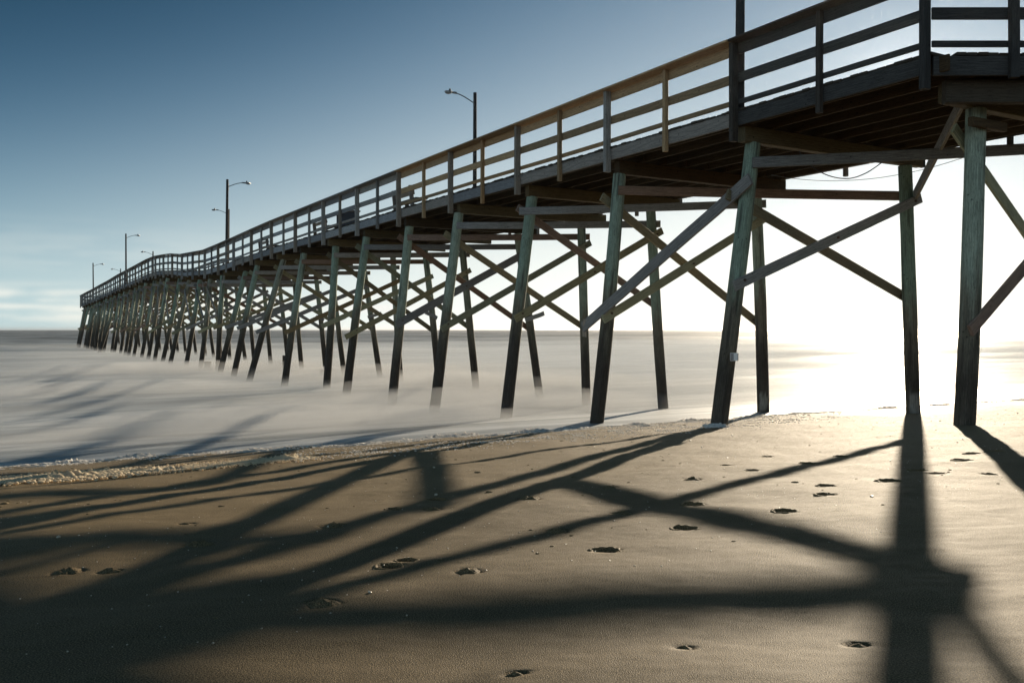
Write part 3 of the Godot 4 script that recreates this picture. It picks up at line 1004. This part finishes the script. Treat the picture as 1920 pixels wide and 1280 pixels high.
func build_deck_things() -> void:
	bench(4.35, 0.55, -PI / 2, "timber bench behind the railing, nearer one, right of the dark bin")
	bench(6.7, 0.55, -PI / 2, "timber bench behind the railing left of the dark bin")
	bench(9.1, 0.55, -PI / 2, "farthest timber bench, just right of the tall lamp behind the railing")
	# a dark rubbish bin with a flared rim
	var t := thing("rubbish_bin", "dark square rubbish bin with a flared rim behind the railing", "rubbish bin", Transform3D(frame.basis, frame * at_k(5.72, 0.15, DECK_TOP + 0.004)))
	var st := SurfaceTool.new()
	st.begin(Mesh.PRIMITIVE_TRIANGLES)
	add_box(st, Transform3D(Basis.IDENTITY, Vector3(0, 0.31, 0)), Vector3(0.58, 0.62, 0.74))
	for i in 5:
		add_box(st, Transform3D(Basis.IDENTITY, Vector3(-0.30, 0.31, -0.3 + i * 0.15)), Vector3(0.025, 0.6, 0.05))
	put("body", st.commit(), M.bin_dark, t)
	st = SurfaceTool.new()
	st.begin(Mesh.PRIMITIVE_TRIANGLES)
	add_box(st, Transform3D(Basis.IDENTITY, Vector3(0, 0.65, 0)), Vector3(0.70, 0.06, 0.92))
	put("rim", st.commit(), M.weathered_grey, t)
	# a cable sagging under the deck
	var pts := []
	var rad := []
	var hang := Curve3D.new()
	for q in [Vector3(5.06, 5.95, -16.3), Vector3(5.17, 5.66, -16.32), Vector3(5.40, 5.34, -16.35), Vector3(5.76, 5.13, -16.4), Vector3(6.18, 5.08, -16.5), Vector3(6.56, 5.20, -16.6), Vector3(6.90, 5.42, -16.7)]:
		hang.add_point(q)
	for i in range(1, hang.point_count - 1):
		var tang: Vector3 = (hang.get_point_position(i + 1) - hang.get_point_position(i - 1)) / 6.0
		hang.set_point_in(i, -tang)
		hang.set_point_out(i, tang)
	for q in hang.tessellate_even_length(5, 0.05):
		pts.append(q)
		rad.append(0.010)
	var a: Vector3
	var b: Vector3
	var o := put("cable", tube_mesh(pts, rad, 7), M.rubber, self)
	tag(o, "thin black cable sagging in a loop under the deck at the right", "cable")
	pts = []
	rad = []
	a = frame * Vector3(0.9, CAP_LOW - 0.30, 0.4)
	b = frame * Vector3(3.6, CAP_LOW + 0.0, 0.0)
	for i in 25:
		var q := i / 24.0
		pts.append(frame * Vector3(lerpf(3.2, 4.7, q), CAP_LOW + 0.12 - 0.30 * 4.0 * q * (1.0 - q), lerpf(-2.6, 1.2, q)))
		rad.append(0.006)
	o = put("cable", tube_mesh(pts, rad, 6), M.galvanised, self)
	tag(o, "fine pale wire drooping below the deck behind the black cable", "cable")
	# rope loop hanging among the far piles
	pts = []
	rad = []
	for i in 21:
		var q := i / 20.0
		pts.append(frame * (at_k(lerpf(12.2, 10.6, q), -0.45, CAP_LOW - 0.1 - 2.3 * sin(PI * q)) ))
		rad.append(0.018)
	o = put("rope", tube_mesh(pts, rad, 6), M.bleached, self)
	tag(o, "pale rope hanging in a loop between far piles under the pier", "rope")
	# the little plate nailed to the first near pile
	var pc := frame * (pile_at(0, 0, CAM - 0.46))
	var look := Basis(Vector3.UP, deg_to_rad(-6.0))
	var pt := thing("plate", "small white square plate nailed to the nearest left pile", "plate", Transform3D(look, pc + Vector3(0.08, -0.0, 0.165)))
	st = SurfaceTool.new()
	st.begin(Mesh.PRIMITIVE_TRIANGLES)
	add_box(st, Transform3D(Basis.IDENTITY, Vector3(0, 0, 0)), Vector3(0.125, 0.135, 0.012))
	put("sheet", st.commit(), M.white_plate, pt)
	st = SurfaceTool.new()
	st.begin(Mesh.PRIMITIVE_TRIANGLES)
	add_box(st, Transform3D(Basis.IDENTITY, Vector3(-0.032, 0, 0.008)), Vector3(0.052, 0.12, 0.006))
	put("panel", st.commit(), M.grey_plate, pt).set_meta("label", "darker panel on the plate")
	put("clip", tube_mesh([Vector3(0.066, -0.07, 0), Vector3(0.066, 0.06, 0)], [0.008, 0.008], 6), M.rust, pt)
	var nail := CylinderMesh.new()
	nail.top_radius = 0.008
	nail.bottom_radius = 0.008
	nail.height = 0.006
	nail.radial_segments = 8
	put("nail", nail, M.rust, pt, Transform3D(Basis(Vector3.RIGHT, PI / 2), Vector3(-0.045, -0.045, 0.014)))

func stump(k: float, x: float, top: float, r: float, lean: float, label: String) -> void:
	var p := frame * Vector3(x, 0.0, -k * STEP)
	var pts := []
	var rad := []
	var cols := []
	for i in 9:
		var q := i / 8.0
		pts.append(Vector3(lean * q, lerpf(-1.2, top, q), 0))
		rad.append(r * (1.0 + 0.10 * rng.randf_range(-1.0, 1.0)))
		cols.append(Color(0.05, 0.045, 0.04).lerp(Color(0.10, 0.085, 0.07), q))
	var o := put("pile_stump", tube_mesh(pts, rad, 12, cols), M.pile, self, Transform3D(Basis.IDENTITY, p))
	tag(o, label, "stump", "broken piles in the water")

func build_stumps() -> void:
	stump(11.55, -0.62, 0.46, 0.19, 0.02, "dark broken pile stump standing in the mist beside the near row of piles")
	stump(10.6, 2.9, 0.85, 0.15, 0.03, "tall thin stump behind the near piles, close under the low brace ends")
	stump(9.3, 3.55, 0.22, 0.14, 0.0, "lowest broken stump, barely above the water between the two rows")
	for i in 7:
		var k := 24.3 + i * 0.85
		var x := -1.2 - 0.25 * (i % 3)
		var base := frame * Vector3(x - 0.9 * float(i == 0), -1.0, -k * STEP)
		var top := frame * Vector3(x + 0.5 + 0.25 * (i % 2), 3.6 + 0.35 * (i % 3), -k * STEP)
		var pts := []
		var rad := []
		var cols := []
		for q in 8:
			pts.append((top - base) * (q / 7.0))
			rad.append(0.19 - 0.004 * q)
			cols.append(pile_colors(lerpf(-1.0, 3.6, q / 7.0), 0.0, 0.3, 0.0))
		var o := put("dolphin_pile", tube_mesh(pts, rad, 10, cols), M.pile, self, Transform3D(Basis.IDENTITY, base))
		tag(o, ["rightmost", "second from right", "third from right", "middle", "third from left", "second from left", "leftmost"][i] + " of the extra dark piles clustered at the pier's far end", "pile", "extra piles clustered at the far end")


# ---------------------------------------------------------------- foam, mist, marks in the sand
func foam_ribbon(called: String, w0: float, w1: float, line: Callable, width: float, height: float, seed_: float, mat: Material, label: String) -> void:
	var v := PackedFloat32Array()
	var step := 0.028
	var across := 13
	var nn := int((w1 - w0) / step)
	var vs := PackedVector3Array()
	var ns := PackedVector3Array()
	var ix := PackedInt32Array()
	for i in nn:
		var w := w0 + i * step
		var c: float = line.call(w)
		var amp := clampf(0.55 + 1.3 * n1.get_noise_1d(w * 14.0 + seed_), 0.0, 1.4)
		var wd := width * (0.55 + 0.6 * amp)
		for j in across:
			var q := float(j) / (across - 1) * 2.0 - 1.0
			var s := c + q * wd * 0.5 + 0.03 * n2.get_noise_1d(w * 5.0 + seed_)
			var lump := 0.5 + 0.5 * n2.get_noise_2d(w * 11.0 + seed_, s * 12.0) + 0.35 * n2.get_noise_2d(w * 36.0 + seed_, s * 38.0)
			var hgt := height * amp * maxf(0.0, 1.0 - q * q) * clampf(lump, 0.0, 1.4)
			var y := sand_y(w, s) + hgt - 0.012
			vs.append(ws(w, s, y))
			ns.append(Vector3.UP)
	for i in nn - 1:
		for j in across - 1:
			var a := i * across + j
			ix.append_array([a, a + across, a + 1, a + 1, a + across, a + across + 1])
	# normals from the heights
	for i in nn:
		for j in across:
			var a := vs[mini(i + 1, nn - 1) * across + j] - vs[maxi(i - 1, 0) * across + j]
			var b := vs[i * across + mini(j + 1, across - 1)] - vs[i * across + maxi(j - 1, 0)]
			var n := a.cross(b).normalized()
			ns[i * across + j] = n if n.y > 0.0 else -n
	var o := put(called, make_mesh(vs, ns, PackedVector2Array(), ix), mat, self)
	tag(o, label, "sea foam", "", "stuff")

func lump_mesh(seed_: float) -> ArrayMesh:
	var v := PackedVector3Array()
	var n := PackedVector3Array()
	var ix := PackedInt32Array()
	for i in 5:
		for j in 8:
			var th := PI * i / 4.0
			var ph := TAU * j / 8.0
			var d := Vector3(sin(th) * cos(ph), cos(th), sin(th) * sin(ph))
			v.append(d * (1.0 + 0.35 * n2.get_noise_3d(d.x * 1.4 + seed_, d.y * 1.4, d.z * 1.4)) * Vector3(1, 0.65, 1))
			n.append((d * Vector3(1, 1.5, 1)).normalized())
	for i in 4:
		for j in 8:
			var a := i * 8 + j
			var b := i * 8 + (j + 1) % 8
			ix.append_array([a, b, a + 8, b, b + 8, a + 8])
	return make_mesh(v, n, PackedVector2Array(), ix)

func scatter(called: String, mesh: Mesh, mat: Material, spots: Array, label: String, category: String) -> void:
	var mm := MultiMesh.new()
	mm.transform_format = MultiMesh.TRANSFORM_3D
	mm.mesh = mesh
	mm.instance_count = spots.size()
	for i in spots.size():
		mm.set_instance_transform(i, spots[i])
	var o := MultiMeshInstance3D.new()
	o.multimesh = mm
	o.material_override = mat
	o.name = numbered(called)
	add_child(o)
	tag(o, label, category, "", "stuff")

func build_foam() -> void:
	foam_ribbon("wash_foam", -6.0, 26.0, func(w): return shore(w) - 0.14, 0.50, 0.085, 10.0, M.foam, "white foam along the edge of the wash")
	foam_ribbon("wash_foam", -6.0, 13.0, func(w): return shore(w * 0.9 + 4.0) - 0.75 - 0.25 * n1.get_noise_1d(w * 3.0), 0.28, 0.05, 60.0, M.foam, "thin broken line of foam just below the wash")
	foam_ribbon("stranded_foam", -4.5, 4.2, func(w): return 10.95 + 0.3 * n1.get_noise_1d(w * 5.0 + 77.0), 0.42, 0.095, 120.0, M.foam_old, "thick bubbly stranded foam at the left")
	var mesh := lump_mesh(3.0)
	var old := []
	var fresh := []
	for i in 20000:
		var w := rng.randf_range(-4.5, 14.0) if i % 2 == 0 else rng.randf_range(-4.5, 3.5)
		var s := 11.0 + rng.randfn(0.0, 0.22) + 0.3 * n1.get_noise_1d(w * 5.0 + 77.0)
		if w > 3.5: s = 11.5 + rng.randfn(0.0, 0.55) + 0.06 * (w - 3.5)
		if w > 3.5 and n1.get_noise_2d(w * 22.0, s * 34.0) < 0.04: continue
		var sz := rng.randf_range(0.006, 0.021) * (1.35 if w < 1.5 else 0.75)
		var t := Transform3D(Basis(Vector3.UP, rng.randf() * TAU).scaled(Vector3(sz, sz * 0.9, sz)), ws(w, s, sand_y(w, s) + sz * 0.25 + 0.007))
		if w > 3.0 + rng.randf(): fresh.append(t.scaled_local(Vector3(1.1, 0.5, 1.1)))
		else: old.append(t)
	for i in 12000:
		var w := rng.randf_range(-4.0, 24.0)
		var s := shore(w) - absf(rng.randfn(0.0, 0.5)) + 0.1
		if n1.get_noise_2d(w * 20.0 + 40.0, s * 30.0) < 0.02: continue
		var sz := rng.randf_range(0.006, 0.02)
		fresh.append(Transform3D(Basis(Vector3.UP, rng.randf() * TAU).scaled(Vector3(sz * 1.3, sz * 0.7, sz)), ws(w, s, sand_y(w, s) + sz * 0.2 + 0.007)))
	scatter("foam_bubbles", mesh, M.foam_old, old, "bubbly flecks of old foam left on the wet sand", "sea foam")
	scatter("foam_flecks", mesh, M.foam, fresh, "white flecks of fresh foam by the edge of the wash", "sea foam")
	# a clot of foam against the foot of the nearest left pile
	var clot := []
	var foot := frame * Vector3(-0.79, 0, 0)
	for i in 160:
		var d := Vector3(rng.randfn(-0.10, 0.09), 0, rng.randfn(0.12, 0.06))
		var sz := rng.randf_range(0.012, 0.035)
		clot.append(Transform3D(Basis(Vector3.UP, rng.randf() * TAU).scaled(Vector3(sz, sz, sz)), Vector3(foot.x + d.x, 0.655 + maxf(0.0, 0.10 - d.length() * 0.3) * rng.randf(), foot.z + d.z)))
	scatter("foam_clot", mesh, M.foam, clot, "clot of white foam at the foot of the nearest left pile", "sea foam")

func build_mist() -> void:
	var fog := FogMaterial.new()
	fog.resource_name = "sea_mist"
	for L in [[0.42, 0.022, 19.0, 120.0], [0.30, 0.06, 17.5, 80.0], [0.17, 0.16, 16.5, 50.0]]:
		var m := FogMaterial.new()
		m.resource_name = "sea_mist"
		m.albedo = Color(0.93, 0.95, 0.97)
		m.density = L[1]
		var f := FogVolume.new()
		f.shape = RenderingServer.FOG_VOLUME_SHAPE_BOX
		f.size = Vector3(1400, 1.6 + L[0], L[3])
		f.material = m
		f.name = numbered("sea_mist")
		add_child(f)
		f.transform = Transform3D(frame.basis, ws(100.0, L[2] + L[3] * 0.5, (L[0] - 1.6) * 0.5))
		tag(f, "low mist lying over the smoothed waves", "mist", "layers of low mist over the water", "stuff")

	# loose wisps drifting round the feet of the piles
	for i in 16:
		var m := FogMaterial.new()
		m.resource_name = "mist_wisp"
		m.albedo = Color(0.97, 0.97, 0.97)
		m.density = rng.randf_range(0.09, 0.2)
		var f := FogVolume.new()
		f.shape = RenderingServer.FOG_VOLUME_SHAPE_ELLIPSOID
		f.size = Vector3(rng.randf_range(9.0, 20.0), rng.randf_range(0.8, 1.4), rng.randf_range(2.2, 4.6))
		f.material = m
		f.name = numbered("mist_wisp")
		add_child(f)
		var s := 17.0 + 36.0 * pow(i / 15.0, 1.3) + rng.randf_range(-0.8, 0.8)
		f.transform = Transform3D(frame.basis, ws(11.5 + rng.randf_range(-9.0, 9.0), s, 0.12 + 0.1 * (1.0 - smoothstep(16.0, 21.0, s))))
		tag(f, "soft white wisp of mist drifting low round the pile feet", "mist", "wisps of mist round the pile feet", "stuff")

func build_footprints() -> void:
	var seed_ := 0.0
	for p in print_list():
		seed_ += 7.3
		var r: float = p[2] * 1.2
		var heap: bool = p[3] == 1
		var cw: float = p[0] * 0.8638 + p[1] * 0.5039
		var cs: float = -p[0] * 0.5039 + p[1] * 0.8638
		var y0 := sand_y(cw, cs)
		var v := PackedVector3Array()
		var n := PackedVector3Array()
		var col := PackedColorArray()
		var ix := PackedInt32Array()
		var sides := 30
		var rings := 11
		for i in rings:
			var q := float(i) / (rings - 1)
			for j in sides:
				var a := TAU * j / sides
				var rr := r * (0.78 + 0.6 * q) if not heap else r * 1.15 * q
				rr *= 1.0 + 0.22 * n2.get_noise_2d(cos(a) * 1.5 + seed_, sin(a) * 1.5)
				var x := cos(a) * rr * 1.15
				var z := sin(a) * rr
				var lump := n2.get_noise_3d(x * 16.0 + seed_, z * 16.0, 0.0) + 0.6 * n2.get_noise_3d(x * 38.0 + seed_, z * 38.0, 4.0)
				var h := 0.0
				if heap:
					h = r * 0.24 * maxf(0.0, 1.0 - q * q) * (0.9 + 0.9 * lump) - 0.012 * q
				else:
					var rim := exp(-pow((q - 0.50) / 0.22, 2.0))
					h = r * 0.10 * rim * (0.6 + 1.1 * lump) - (0.05 * (1.0 - smoothstep(0.0, 0.35, q))) - 0.014 * smoothstep(0.7, 1.0, q)
				v.append(Vector3(x, h, z))
				n.append(Vector3.UP)
				col.append(Color(0.92, 0.9, 0.88))
		for i in rings:
			for j in sides:
				var a := v[i * sides + (j + 1) % sides] - v[i * sides + (j + sides - 1) % sides]
				var b := v[mini(i + 1, rings - 1) * sides + j] - v[maxi(i - 1, 0) * sides + j]
				var nn := b.cross(a).normalized()
				if nn.y < 0.0: nn = -nn
				n[i * sides + j] = nn if nn.length() > 0.5 else Vector3.UP
		for i in rings - 1:
			for j in sides:
				var a := i * sides + j
				var b := i * sides + (j + 1) % sides
				ix.append_array([a, b, a + sides, b, b + sides, a + sides])
		var o := put("sand_heap" if heap else "footprint", make_mesh(v, n, PackedVector2Array(), ix, col), M.sand, self, Transform3D(Basis.IDENTITY, Vector3(p[0], y0, -p[1])))
		tag(o, p[4], "sand heap" if heap else "footprint", "kicked-up heaps of sand" if heap else "footprints in the damp sand")

func build_scraps() -> void:
	# broken shell and coarse grit over the sand
	var mesh := lump_mesh(21.0)
	var spots := []
	for i in 2600:
		var w := rng.randf_range(-3.5, 15.0)
		var s := rng.randf_range(3.2, 12.5)
		var sz := rng.randf_range(0.0015, 0.0048) * (3.0 if rng.randf() < 0.02 else 1.0)
		spots.append(Transform3D(Basis(Vector3(rng.randf(), 1, rng.randf()).normalized(), rng.randf() * TAU).scaled(Vector3(sz, sz * 0.6, sz * 1.3)), ws(w, s, sand_y(w, s) + sz * 0.3)))
	scatter("shell_grit", mesh, plain("shell", lin(0.55, 0.47, 0.36), 0.35), spots, "grit and shell crumbs scattered over the sand", "shell grit")
	var crumbs := []
	for i in 900:
		var w := rng.randf_range(-3.0, 17.0)
		var s := rng.randf_range(3.4, 12.8)
		if n1.get_noise_2d(w * 12.0 + 7.0, s * 16.0) < 0.02 and rng.randf() < 0.75: continue
		var sz := rng.randf_range(0.003, 0.010) * (2.2 if rng.randf() < 0.10 else 1.0)
		crumbs.append(Transform3D(Basis(Vector3.UP, rng.randf() * TAU).scaled(Vector3(sz * 1.5, sz * 0.7, sz)), ws(w, s, sand_y(w, s) + sz * 0.15)))
	scatter("sand_crumbs", lump_mesh(40.0), M.sand, crumbs, "crumbs of churned-up sand between the footprints", "sand crumbs")
